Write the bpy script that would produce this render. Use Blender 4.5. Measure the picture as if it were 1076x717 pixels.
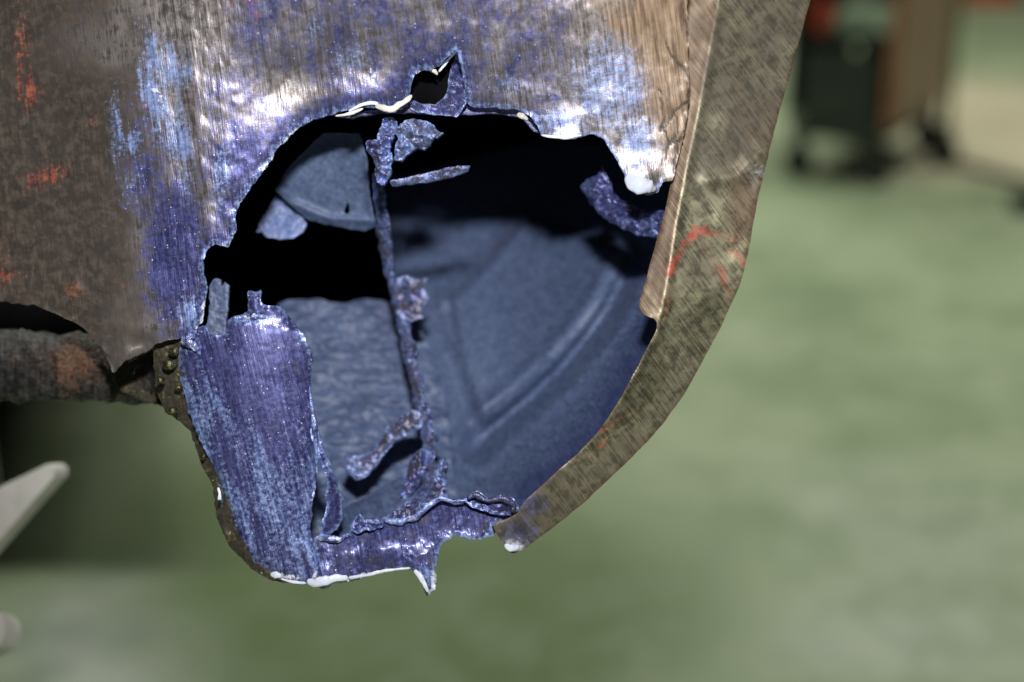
import bpy, math, random
import numpy as np
from mathutils import Vector

random.seed(4)
for o in list(bpy.data.objects):
    bpy.data.objects.remove(o)
scene = bpy.context.scene
COL = scene.collection

# ------------------------------------------------------------------ camera
CAM_H = 1.10
PITCH = math.radians(20.0)
S = 0.000625                      # tangent of one photo pixel
C = np.array([0.0, 0.0, CAM_H])
R_ = np.array([1.0, 0.0, 0.0])
F_ = np.array([0.0, math.cos(PITCH), -math.sin(PITCH)])
U_ = np.array([0.0, math.sin(PITCH), math.cos(PITCH)])
cam_d = bpy.data.cameras.new('camera')
cam = bpy.data.objects.new('camera', cam_d)
COL.objects.link(cam)
cam.location = C
cam.rotation_euler = (math.radians(90) - PITCH, 0, 0)
cam_d.sensor_width = 36.0
cam_d.lens = 36.0 / (1076 * S)
cam_d.clip_start = 0.02
cam_d.clip_end = 200
cam_d.dof.use_dof = True
cam_d.dof.focus_distance = 0.805
cam_d.dof.aperture_fstop = 2.7
cam_d.dof.aperture_blades = 0
scene.camera = cam

# ------------------------------------------------------------------ light
world = bpy.data.worlds.new('World')
scene.world = world
world.use_nodes = True
bg = world.node_tree.nodes['Background']
bg.inputs[0].default_value = (0.80, 0.92, 0.86, 1)
bg.inputs[1].default_value = 0.02
scene.view_settings.view_transform = 'Standard'
scene.view_settings.look = 'None'
scene.view_settings.exposure = 0.14
scene.view_settings.gamma = 1.0


def area_light(name, loc, target, size, size_y, power, color):
    d = bpy.data.lights.new(name, 'AREA')
    d.shape = 'RECTANGLE'
    d.size = size
    d.size_y = size_y
    d.energy = power
    d.color = color
    o = bpy.data.objects.new(name, d)
    COL.objects.link(o)
    o.location = loc
    v = Vector(target) - Vector(loc)
    o.rotation_euler = v.to_track_quat('-Z', 'Y').to_euler()
    return o


# flash gun on the camera's hot shoe
fl = C + U_ * 0.25 + R_ * 0.0 + F_ * 0.02
area_light('flash_gun', fl, C + F_ * 0.85, 0.055, 0.035, 8.5, (1.0, 0.98, 0.97))
# strip lights under the workshop ceiling
area_light('ceiling_light', (-0.9, 3.0, 4.2), (-0.9, 3.0, 0), 2.2, 0.5, 100, (0.98, 1.0, 0.90))
area_light('ceiling_light', (-0.1, 6.4, 4.2), (-0.1, 6.4, 0), 2.2, 0.5, 135, (0.98, 1.0, 0.90))
area_light('ceiling_light', (2.4, 4.2, 4.2), (2.4, 4.2, 0), 2.2, 0.5, 108, (0.98, 1.0, 0.90))

# ------------------------------------------------------------------ helpers


def at(px, py, d):
    px = np.asarray(px, float)
    py = np.asarray(py, float)
    d = np.asarray(d, float)
    return (C + F_ * d[..., None] + R_ * ((px - 538) * S * d)[..., None]
            + U_ * ((358.5 - py) * S * d)[..., None])


def at1(px, py, d):
    return at(np.array([px]), np.array([py]), np.array([d]))[0]


def at_floor(px, py, z=0.0):
    v = F_ + R_ * (px - 538) * S + U_ * (358.5 - py) * S
    t = (z - CAM_H) / v[2]
    return C + v * t


def _hash(ix, iy, seed):
    h = (ix.astype(np.int64) * 374761393 + iy.astype(np.int64) * 668265263 + seed * 1442695041) & 0xffffffff
    h = ((h ^ (h >> 13)) * 1274126177) & 0xffffffff
    return ((h ^ (h >> 16)) & 0xffff) / 65535.0


def vnoise(x, y, seed=0):
    ix = np.floor(x)
    iy = np.floor(y)
    fx = x - ix
    fy = y - iy
    fx = fx * fx * (3 - 2 * fx)
    fy = fy * fy * (3 - 2 * fy)
    a = _hash(ix, iy, seed)
    b = _hash(ix + 1, iy, seed)
    c = _hash(ix, iy + 1, seed)
    d = _hash(ix + 1, iy + 1, seed)
    return (a * (1 - fx) + b * fx) * (1 - fy) + (c * (1 - fx) + d * fx) * fy


def fbm(x, y, scale, seed=0, octv=4):
    """-1..1 noise, feature size = scale pixels"""
    x = np.asarray(x, float)
    y = np.asarray(y, float)
    t = 0
    a = 1.0
    n = 0
    s = scale
    for k in range(octv):
        t = t + a * (vnoise(x / s + 13.7 * k, y / s - 7.3 * k, seed + k) * 2 - 1)
        n += a
        a *= 0.55
        s *= 0.5
    return t / n


def smooth(e0, e1, x):
    t = np.clip((x - e0) / (e1 - e0), 0, 1)
    return t * t * (3 - 2 * t)


def poly_sd(x, y, poly):
    """signed distance, positive inside"""
    P = np.array(poly, float)
    Q = np.roll(P, -1, axis=0)
    best = np.full(x.shape, 1e9)
    inside = np.zeros(x.shape, bool)
    for (ax, ay), (bx, by) in zip(P, Q):
        dx, dy = bx - ax, by - ay
        l2 = dx * dx + dy * dy + 1e-12
        t = np.clip(((x - ax) * dx + (y - ay) * dy) / l2, 0, 1)
        best = np.minimum(best, (x - ax - t * dx) ** 2 + (y - ay - t * dy) ** 2)
        cr = (ay > y) != (by > y)
        xi = ax + (y - ay) * dx / (dy if abs(dy) > 1e-9 else 1e-9)
        inside ^= cr & (x < xi)
    d = np.sqrt(best)
    return np.where(inside, d, -d)


def line_d(x, y, line):
    P = np.array(line, float)
    best = np.full(np.shape(x), 1e9)
    for (ax, ay), (bx, by) in zip(P[:-1], P[1:]):
        dx, dy = bx - ax, by - ay
        t = np.clip(((x - ax) * dx + (y - ay) * dy) / (dx * dx + dy * dy + 1e-12), 0, 1)
        best = np.minimum(best, (x - ax - t * dx) ** 2 + (y - ay - t * dy) ** 2)
    return np.sqrt(best)


def blob(x, y, cx, cy, rx, ry, ang=0.0, p=1.0):
    a = math.radians(ang)
    dx, dy = x - cx, y - cy
    u = (dx * math.cos(a) + dy * math.sin(a)) / rx
    v = (-dx * math.sin(a) + dy * math.cos(a)) / ry
    return np.exp(-((u * u + v * v) ** p))


def tps(ctrl):
    """thin-plate spline depth through control points (px, py, depth)"""
    c = np.array(ctrl, float)
    P = c[:, :2] / 200.0
    n = len(P)

    def k(r2):
        return 0.5 * r2 * np.log(r2 + 1e-9)
    D = ((P[:, None] - P[None]) ** 2).sum(-1)
    A = np.zeros((n + 3, n + 3))
    A[:n, :n] = k(D) + np.eye(n) * 1e-4
    A[:n, n] = 1
    A[:n, n + 1:] = P
    A[n, :n] = 1
    A[n + 1:, :n] = P.T
    w = np.linalg.solve(A, np.concatenate([c[:, 2], np.zeros(3)]))

    def f(x, y):
        x = np.asarray(x, float) / 200
        y = np.asarray(y, float) / 200
        r = w[n] + w[n + 1] * x + w[n + 2] * y
        for i in range(n):
            r = r + w[i] * k((x - P[i, 0]) ** 2 + (y - P[i, 1]) ** 2)
        return r
    return f


MASKS = ('dark', 'red', 'purple', 'pale', 'white', 'tan', 'olive', 'rust')


def link_mesh(name, verts, faces, mat, parent=None, smooth_shade=True):
    me = bpy.data.meshes.new(name)
    me.from_pydata([tuple(v) for v in verts], [], faces)
    me.update()
    if smooth_shade:
        me.polygons.foreach_set('use_smooth', [True] * len(me.polygons))
    if mat:
        me.materials.append(mat)
    o = bpy.data.objects.new(name, me)
    COL.objects.link(o)
    if parent is not None:
        o.parent = parent
    return o


def set_masks(me, X, Y, masks, ang):
    n = len(X)
    a = np.radians(ang) if np.isscalar(ang) else np.radians(ang)
    u = (X * np.cos(a) + Y * np.sin(a)) / 100.0
    v = (-X * np.sin(a) + Y * np.cos(a)) / 100.0
    at_ = me.attributes.new('pan', 'FLOAT_VECTOR', 'POINT')
    arr = np.zeros((n, 3))
    arr[:, 0] = u
    arr[:, 1] = v
    at_.data.foreach_set('vector', arr.ravel())
    for grp, names in (('m1', MASKS[:4]), ('m2', MASKS[4:])):
        c = np.zeros((n, 4))
        for i, nm in enumerate(names):
            if nm in masks:
                c[:, i] = np.clip(np.broadcast_to(masks[nm], (n,)), 0, 1)
        for q, k in enumerate(names[:3]):
            pass
        aa = me.attributes.new(grp, 'FLOAT_COLOR', 'POINT')
        aa.data.foreach_set('color', c.ravel())


def sheet(name, outline, depth, mat, parent, thick=0.0015, step=2.0, jag=1.2, jagscale=9, relief=0.0,
          rscale=12, rim=0.0, masks=None, ang=-12, holes=(), seed=1, depth_extra=None, roll=(0.0006, 1.2)):
    """a thin piece of sheet metal: outline in photo pixels, depth(px,py) in metres"""
    P = np.array(outline, float)
    x0, y0 = P.min(0) - 6
    x1, y1 = P.max(0) + 6
    nx = int((x1 - x0) / step) + 2
    ny = int((y1 - y0) / step) + 2
    gx, gy = np.meshgrid(x0 + np.arange(nx) * step, y0 + np.arange(ny) * step)

    def sdf(x, y):
        s = poly_sd(x, y, outline)
        for h in holes:
            s = np.minimum(s, -poly_sd(x, y, h))
        if jag:
            s = s + jag * fbm(x, y, jagscale, seed + 50, 3) * 1.6
        return s
    g = sdf(gx, gy)
    gx, gy, g = gx.ravel(), gy.ravel(), g.ravel()
    g = np.where(np.abs(g) < 0.08, 0.08, g)
    idx = np.arange(nx * ny).reshape(ny, nx)
    a, b, c, d = idx[:-1, :-1].ravel(), idx[:-1, 1:].ravel(), idx[1:, 1:].ravel(), idx[1:, :-1].ravel()
    tris = np.concatenate([np.stack([a, d, c], 1), np.stack([a, c, b], 1)])
    ins = g > 0
    cnt = ins[tris].sum(1)
    full = tris[cnt == 3]
    part = tris[(cnt == 1) | (cnt == 2)]
    xs = list(gx)
    ys = list(gy)
    cache = {}

    def cut(i, j):
        k = (i, j) if i < j else (j, i)
        if k not in cache:
            t = g[i] / (g[i] - g[j])
            cache[k] = len(xs)
            xs.append(gx[i] + (gx[j] - gx[i]) * t)
            ys.append(gy[i] + (gy[j] - gy[i]) * t)
        return cache[k]
    extra = []
    for t in part.tolist():
        out = []
        for q in range(3):
            i, j = t[q], t[(q + 1) % 3]
            if ins[i]:
                out.append(i)
            if ins[i] != ins[j]:
                out.append(cut(i, j))
        extra.append(out)
    faces = full.tolist() + extra
    used = np.unique(np.concatenate([np.array(f) for f in ([full.ravel()] if len(full) else []) + extra]).astype(int))
    remap = -np.ones(len(xs), int)
    remap[used] = np.arange(len(used))
    X = np.array(xs)[used]
    Y = np.array(ys)[used]
    faces = [[int(remap[i]) for i in f] for f in faces]
    sd = np.maximum(sdf(X, Y), 0)
    D = depth(X, Y) if callable(depth) else np.full(X.shape, float(depth))
    if depth_extra is not None:
        D = D + depth_extra(X, Y, sd)
    if relief:
        D = D + relief * fbm(X, Y, rscale, seed + 9, 4)
    if rim:
        D = D - rim * np.exp(-sd / 3.0) * (0.4 + 0.9 * fbm(X, Y, 14, seed + 3, 3))
    # rounded cut edge
    D = D + roll[0] * np.exp(-sd / roll[1]) * (0.75 + 0.5 * fbm(X, Y, 16, seed + 77, 2))
    Ff = at(X, Y, D)
    n = len(X)
    Bf = Ff + F_ * thick
    # boundary edges
    ec = {}
    for f in faces:
        m = len(f)
        for q in range(m):
            e = (f[q], f[(q + 1) % m])
            if (e[1], e[0]) in ec:
                del ec[(e[1], e[0])]
            else:
                ec[e] = 1
    verts = [Ff, Bf]
    allf = list(faces) + [[i + n for i in reversed(f)] for f in faces]
    bv = sorted({i for e in ec for i in e})
    bm = {v: k for k, v in enumerate(bv)}
    nb = len(bv)
    bi = np.array(bv)
    verts += [Ff[bi], Bf[bi]]
    for (i, j) in ec:
        allf.append([2 * n + bm[j], 2 * n + bm[i], 2 * n + nb + bm[i], 2 * n + nb + bm[j]])
    V = np.concatenate(verts)
    o = link_mesh(name, V.tolist(), allf, mat, parent)
    XX = np.concatenate([X, X, X[bi], X[bi]])
    YY = np.concatenate([Y, Y, Y[bi], Y[bi]])
    SD = np.concatenate([sd, sd, np.zeros(2 * nb)])
    mk = masks(XX, YY, SD) if masks else {}
    an = ang(XX, YY) if callable(ang) else ang
    set_masks(o.data, XX, YY, mk, an)
    return o


def tube(name, pts, radii, mat, parent, seg=18, rings=6, noise=0.0, nscale=0.01, flat=1.0, masks=None, ang=0, seed=0):
    """lumpy solid along a polyline of 3D points with rounded ends"""
    P = np.array(pts, float)
    rr = np.array(radii, float)
    # resample
    Ln = np.concatenate([[0], np.cumsum(np.linalg.norm(np.diff(P, axis=0), axis=1))])
    nseg = max(8, rings * (len(P) - 1))
    tt = np.linspace(0, Ln[-1], nseg)
    Q = np.stack([np.interp(tt, Ln, P[:, k]) for k in range(3)], 1)
    for _ in range(2):
        Q[1:-1] = 0.25 * Q[:-2] + 0.5 * Q[1:-1] + 0.25 * Q[2:]
    r = np.interp(tt, Ln, rr)
    # round caps
    e = np.minimum(tt, Ln[-1] - tt)
    rc = np.maximum(r, 1e-6)
    r = r * np.sqrt(np.clip(1 - (1 - np.clip(e / rc, 0, 1)) ** 2, 0.0004, 1))
    V = []
    Fc = []
    ref = -F_
    for i in range(nseg):
        tdir = Q[min(i + 1, nseg - 1)] - Q[max(i - 1, 0)]
        tdir = tdir / (np.linalg.norm(tdir) + 1e-12)
        s = np.cross(tdir, ref)
        s = s / (np.linalg.norm(s) + 1e-9)
        w = np.cross(s, tdir)
        for k in range(seg):
            a = 2 * math.pi * k / seg
            V.append(Q[i] + r[i] * (math.cos(a) * s + flat * math.sin(a) * w))
    V = np.array(V)
    if noise:
        n1 = fbm(V[:, 0] / nscale + V[:, 1] / nscale * 0.7, V[:, 2] / nscale - V[:, 1] / nscale * 0.6, 1.0, seed, 4)
        cen = np.repeat(Q, seg, axis=0)
        V = cen + (V - cen) * (1 + noise * n1[:, None])
    for i in range(nseg - 1):
        for k in range(seg):
            a0, a1 = i * seg + k, i * seg + (k + 1) % seg
            Fc.append([a0, a1, a1 + seg, a0 + seg])
    Fc.append(list(range(seg - 1, -1, -1)))
    Fc.append([(nseg - 1) * seg + k for k in range(seg)])
    o = link_mesh(name, V.tolist(), Fc, mat, parent)
    rel = V - C
    d = rel @ F_
    X = 538 + (rel @ R_) / d / S
    Y = 358.5 - (rel @ U_) / d / S
    set_masks(o.data, X, Y, masks(X, Y, np.full(X.shape, 5.0)) if masks else {}, ang)
    return o


def tpx(name, pts, radii_px, mat, parent, **k):
    P = [at1(*p) for p in pts]
    sc = 0.82 if name == 'white_bead' else 1.0
    r = [q * sc * S * p[2] for q, p in zip(radii_px, pts)]
    return tube(name, P, r, mat, parent, **k)


def empty(name, loc, label, cat, group=None):
    o = bpy.data.objects.new(name, None)
    COL.objects.link(o)
    o.location = loc
    o.empty_display_size = 0.02
    o['label'] = label
    o['category'] = cat
    if group:
        o['group'] = group
    return o


def reparent_keep(o, parent):
    o.parent = parent
    o.matrix_parent_inverse = parent.matrix_world.inverted()


# ------------------------------------------------------------------ materials


def new_mat(name):
    m = bpy.data.materials.new(name)
    m.use_nodes = True
    nt = m.node_tree
    b = nt.nodes['Principled BSDF']
    return m, nt, b


class NB:
    def __init__(s, nt):
        s.nt = nt

    def n(s, t, **k):
        x = s.nt.nodes.new(t)
        for a, v in k.items():
            setattr(x, a, v)
        return x

    def l(s, a, b):
        s.nt.links.new(a, b)

    def val(s, inp, v):
        if hasattr(v, 'is_linked') or hasattr(v, 'links'):
            s.l(v, inp)
        else:
            inp.default_value = v

    def math(s, op, a, b=0.0, c=0.0, clamp=False):
        x = s.n('ShaderNodeMath', operation=op)
        x.use_clamp = clamp
        s.val(x.inputs[0], a)
        s.val(x.inputs[1], b)
        s.val(x.inputs[2], c)
        return x.outputs[0]

    def noise(s, vec, scale, detail=4, rough=0.55, dist=0.0):
        x = s.n('ShaderNodeTexNoise')
        s.l(vec, x.inputs['Vector'])
        x.inputs['Scale'].default_value = scale
        x.inputs['Detail'].default_value = detail
        x.inputs['Roughness'].default_value = rough
        x.inputs['Distortion'].default_value = dist
        return x.outputs['Fac']

    def mapping(s, vec, sc, loc=(0, 0, 0)):
        x = s.n('ShaderNodeMapping')
        s.l(vec, x.inputs[0])
        x.inputs['Scale'].default_value = sc
        x.inputs['Location'].default_value = loc
        return x.outputs[0]

    def mix(s, f, a, b):
        x = s.n('ShaderNodeMix', data_type='RGBA')
        s.val(x.inputs[0], f)
        s.val(x.inputs[6], a)
        s.val(x.inputs[7], b)
        return x.outputs[2]

    def rng(s, v, a, b, c=0.0, d=1.0, interp='SMOOTHSTEP'):
        x = s.n('ShaderNodeMapRange', interpolation_type=interp)
        s.val(x.inputs[0], v)
        x.inputs[1].default_value = a
        x.inputs[2].default_value = b
        x.inputs[3].default_value = c
        x.inputs[4].default_value = d
        return x.outputs[0]


def stained_metal(name, steel_a=(0.16, 0.145, 0.13, 1), steel_b=(0.44, 0.41, 0.39, 1), metal=0.55,
                  rough=0.42, bump=0.5, bdist=0.0005, streak=1.0, grain=1.0, glint_fleck=1.0, soft=1.0, coat=0.35,
                  film=((0.019, 0.023, 0.12, 1), (0.10, 0.115, 0.35, 1), (0.10, 0.18, 0.52, 1), (0.42, 0.53, 0.86, 1))):
    """ground steel with soot, red paint, violet and pale blue films laid over it by masks"""
    m, nt, b = new_mat(name)
    N = NB(nt)
    pan = N.n('ShaderNodeAttribute', attribute_name='pan').outputs['Vector']
    sp = {}
    for grp, names in (('m1', MASKS[:4]), ('m2', MASKS[4:])):
        an = N.n('ShaderNodeAttribute', attribute_name=grp)
        sep = N.n('ShaderNodeSeparateColor')
        N.l(an.outputs['Color'], sep.inputs[0])
        for i, nm in enumerate(names[:3]):
            sp[nm] = sep.outputs[i]
        sp[names[3]] = an.outputs['Alpha']
    st1 = N.noise(N.mapping(pan, (26, 1.6, 1)), 1.0, 4, 0.65, 0.25)
    st2 = N.noise(N.mapping(pan, (62, 3.6, 1), (3, 9, 0)), 1.0, 2, 0.6, 0.2)
    cl = N.noise(pan, 9.0, 6, 0.62, 0.4)
    cl2 = N.noise(N.mapping(pan, (1, 1, 1), (5.3, 2.1, 0)), 22.0, 5, 0.65, 0.3)
    fine = N.noise(N.mapping(pan, (1, 1, 1), (1.3, 7.7, 0)), 46.0, 3, 0.6)
    streaky = N.math('MULTIPLY_ADD', st1, 0.55, N.math('MULTIPLY', st2, 0.45))
    sfac = N.rng(N.math('ADD', streaky, N.math('MULTIPLY_ADD', cl, 0.7 , -0.35)), 0.36, 0.64)
    col = N.mix(sfac, steel_a, steel_b)

    edge = N.math('ADD', N.math('MULTIPLY', N.math('SUBTRACT', cl, 0.5), 1.4),
                  N.math('MULTIPLY', N.math('SUBTRACT', streaky, 0.5), 1.25 * streak))
    edge2 = N.math('ADD', N.math('MULTIPLY', N.math('SUBTRACT', cl2, 0.5), 1.4),
                   N.math('MULTIPLY', N.math('SUBTRACT', streaky, 0.5), 1.2 * streak))

    def fac(nm, e, w=0.22, a=1.0):
        f = N.math('MULTIPLY', N.rng(N.math('ADD', sp[nm], e), 0.5 - w * soft, 0.5 + w * soft), a)
        return N.math('MULTIPLY', f, N.rng(sp[nm], 0.02, 0.16))
    blotch = streaky if streak >= 0.5 else cl
    f_tan = fac('tan', edge, 0.35)
    f_dark = fac('dark', edge, 0.42, 0.97)
    f_rust = fac('rust', edge2, 0.25)
    f_red = fac('red', edge2, 0.12)
    f_pur = fac('purple', edge, 0.36, 0.95)
    f_pale = fac('pale', edge2, 0.30, 0.9)
    f_oli = fac('olive', edge2, 0.2)
    f_whi = fac('white', edge2, 0.15)
    tanc = N.mix(N.rng(st1, 0.35, 0.65), (0.15, 0.095, 0.058, 1), (0.40, 0.29, 0.20, 1))
    col = N.mix(f_tan, col, tanc)
    darkc = N.mix(N.rng(N.math('MULTIPLY_ADD', streaky, 0.25, N.math('MULTIPLY', cl, 0.75)), 0.36, 0.66), (0.028, 0.022, 0.018, 1), (0.092, 0.072, 0.056, 1))
    col = N.mix(f_dark, col, darkc)
    rustc = N.mix(N.rng(cl2, 0.35, 0.65), (0.085, 0.045, 0.028, 1), (0.22, 0.115, 0.07, 1))
    col = N.mix(f_rust, col, rustc)
    redc = N.mix(N.rng(cl, 0.3, 0.7), (0.26, 0.045, 0.030, 1), (0.42, 0.125, 0.08, 1))
    col = N.mix(f_red, col, redc)
    olic = N.mix(N.rng(cl2, 0.4, 0.7), (0.035, 0.034, 0.018, 1), (0.22, 0.21, 0.09, 1))
    col = N.mix(f_oli, col, olic)
    purc = N.mix(N.rng(N.math('MULTIPLY_ADD', blotch, 0.6, N.math('MULTIPLY', cl2, 0.4)), 0.40, 0.62),
                 film[0], film[1])
    col = N.mix(f_pur, col, purc)
    palc = N.mix(N.rng(N.math('MULTIPLY_ADD', cl2, 0.5, N.math('MULTIPLY', st1 if streak >= 0.5 else cl, 0.5)), 0.36, 0.66),
                 film[2], film[3])
    col = N.mix(f_pale, col, palc)
    col = N.mix(f_whi, col, (0.72, 0.76, 0.86, 1))
    col = N.mix(N.math('MULTIPLY', N.rng(fine, 0.55, 0.75), 0.12 * min(1, grain)), col, (0.02, 0.02, 0.03, 1))
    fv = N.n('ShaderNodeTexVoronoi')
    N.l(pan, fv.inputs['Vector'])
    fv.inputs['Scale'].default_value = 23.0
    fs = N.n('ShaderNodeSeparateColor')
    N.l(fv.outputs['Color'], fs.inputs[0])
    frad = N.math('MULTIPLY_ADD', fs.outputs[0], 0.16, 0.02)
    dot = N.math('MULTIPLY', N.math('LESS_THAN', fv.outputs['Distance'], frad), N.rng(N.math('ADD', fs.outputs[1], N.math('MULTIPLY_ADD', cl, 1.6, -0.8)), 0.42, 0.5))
    dot = N.math('MULTIPLY', dot, N.math('MULTIPLY', N.math('MAXIMUM', f_pur, f_pale), glint_fleck), clamp=True)
    col = N.mix(dot, col, (0.80, 0.83, 0.92, 1))  # pale dots painted in as flash glints on the film
    N.l(col, b.inputs['Base Color'])
    cover = N.math('MAXIMUM', N.math('MAXIMUM', N.math('MAXIMUM', f_dark, N.math('MULTIPLY', f_tan, 0.85)), f_red), N.math('MAXIMUM', N.math('MULTIPLY', f_pur, 0.35), N.math('MAXIMUM', N.math('MULTIPLY', f_pale, 0.6), N.math('MAXIMUM', f_rust, f_whi))))
    N.l(N.math('MULTIPLY', N.math('SUBTRACT', 1.0, cover), metal, clamp=True), b.inputs['Metallic'])
    ro = N.math('ADD', N.math('MULTIPLY_ADD', N.math('SUBTRACT', cl2, 0.5), 0.35, rough),
                N.math('MULTIPLY', N.math('MAXIMUM', f_dark, f_rust), 0.16))
    ro = N.math('SUBTRACT', ro, N.math('MULTIPLY', f_whi, 0.22))
    N.l(ro, b.inputs['Roughness'])
    b.inputs['Specular IOR Level'].default_value = 0.5
    N.l(N.math('MULTIPLY', N.math('MAXIMUM', f_pur, f_pale), coat), b.inputs['Coat Weight'])
    b.inputs['Coat Roughness'].default_value = 0.14
    # relief: brushed scratches, pimples, film thickness
    vor = N.n('ShaderNodeTexVoronoi')
    N.l(pan, vor.inputs['Vector'])
    vor.inputs['Scale'].default_value = 17.0
    pim = N.rng(vor.outputs['Distance'], 0.0, 0.22, 1.0, 0.0)
    pim = N.math('MULTIPLY', pim, N.math('MULTIPLY', N.rng(cl, 0.48, 0.62), glint_fleck))
    h = N.math('ADD', N.math('MULTIPLY', streaky, 1.2 * (streak if streak < 0.2 else max(streak, 0.8))), N.math('MULTIPLY', cl2, 0.8 * grain))
    h = N.math('ADD', h, N.math('MULTIPLY', fine, 0.5 * grain))
    h = N.math('ADD', h, N.math('MULTIPLY', pim, 0.35 * grain))
    h = N.math('ADD', h, N.math('MULTIPLY', N.math('ADD', f_pale, f_pur), 0.12))
    bp = N.n('ShaderNodeBump')
    bp.inputs['Strength'].default_value = bump
    bp.inputs['Distance'].default_value = bdist
    N.l(h, bp.inputs['Height'])
    N.l(bp.outputs[0], b.inputs['Normal'])
    N.l(bp.outputs[0], b.inputs['Coat Normal'])
    return m


def plain_mat(name, ca, cb, scale=20.0, rough=0.6, metal=0.0, bump=0.2, dist=0.001, spec=0.5, coat=0.0):
    m, nt, b = new_mat(name)
    N = NB(nt)
    tc = N.n('ShaderNodeTexCoord').outputs['Object']
    n1 = N.noise(tc, scale, 6, 0.6, 0.2)
    n2 = N.noise(tc, scale * 4.3, 4, 0.6)
    f = N.rng(N.math('MULTIPLY_ADD', n1, 0.7, N.math('MULTIPLY', n2, 0.3)), 0.36, 0.66)
    N.l(N.mix(f, ca, cb), b.inputs['Base Color'])
    N.l(N.rng(n2, 0.2, 0.8, rough - 0.12, rough + 0.12), b.inputs['Roughness'])
    b.inputs['Metallic'].default_value = metal
    b.inputs['Specular IOR Level'].default_value = spec
    b.inputs['Coat Weight'].default_value = coat
    bp = N.n('ShaderNodeBump')
    bp.inputs['Strength'].default_value = bump
    bp.inputs['Distance'].default_value = dist
    N.l(N.math('ADD', n1, N.math('MULTIPLY', n2, 0.5)), bp.inputs['Height'])
    N.l(bp.outputs[0], b.inputs['Normal'])
    return m


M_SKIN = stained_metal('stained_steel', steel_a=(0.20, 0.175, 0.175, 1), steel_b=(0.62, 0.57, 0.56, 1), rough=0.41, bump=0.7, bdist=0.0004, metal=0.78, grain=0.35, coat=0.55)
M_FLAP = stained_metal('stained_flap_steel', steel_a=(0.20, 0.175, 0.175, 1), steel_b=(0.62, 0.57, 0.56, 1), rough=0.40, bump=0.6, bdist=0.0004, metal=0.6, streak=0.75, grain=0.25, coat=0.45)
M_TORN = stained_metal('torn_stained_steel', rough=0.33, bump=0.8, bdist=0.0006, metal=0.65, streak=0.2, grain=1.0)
M_BAND = stained_metal('ground_band_steel', streak=0.25, steel_a=(0.16, 0.15, 0.105, 1), steel_b=(0.46, 0.44, 0.28, 1), metal=0.85, rough=0.40, bump=0.6, bdist=0.0003, grain=0.3, glint_fleck=0.0, soft=2.6)
M_INNER = stained_metal('inner_panel_paint', steel_a=(0.05, 0.06, 0.10, 1), steel_b=(0.13, 0.16, 0.23, 1), metal=0.0, rough=0.52, bump=0.25, bdist=0.0003, streak=0.05, grain=0.25, glint_fleck=0.0, soft=3.0, coat=0.0, film=((0.020,0.032,0.12,1),(0.034,0.052,0.16,1),(0.095,0.145,0.265,1),(0.165,0.23,0.36,1)))
M_BEAD = plain_mat('wet_white_bead', (0.62, 0.68, 0.84, 1), (0.88, 0.90, 0.95, 1), 60, 0.14, 0, 0.25, 0.001, 0.6, 0.6)
M_CREAM = plain_mat('cream_bead', (0.60, 0.56, 0.50, 1), (0.85, 0.82, 0.76, 1), 60, 0.18, 0, 0.25, 0.001, 0.6, 0.6)
M_VOID = plain_mat('void_black', (0.003, 0.003, 0.004, 1), (0.006, 0.006, 0.007, 1), 30, 0.85, 0, 0.4, 0.002, 0.0)  # near-black colour paints in the unlit depth of the cavity
M_RAIL = stained_metal('rusty_rail_metal', steel_a=(0.012, 0.012, 0.012, 1), steel_b=(0.07, 0.07, 0.07, 1), metal=0.3, rough=0.36, bump=1.0, bdist=0.0022, streak=0.1, grain=1.6, glint_fleck=0.0)

# ------------------------------------------------------------------ the floor


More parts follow.
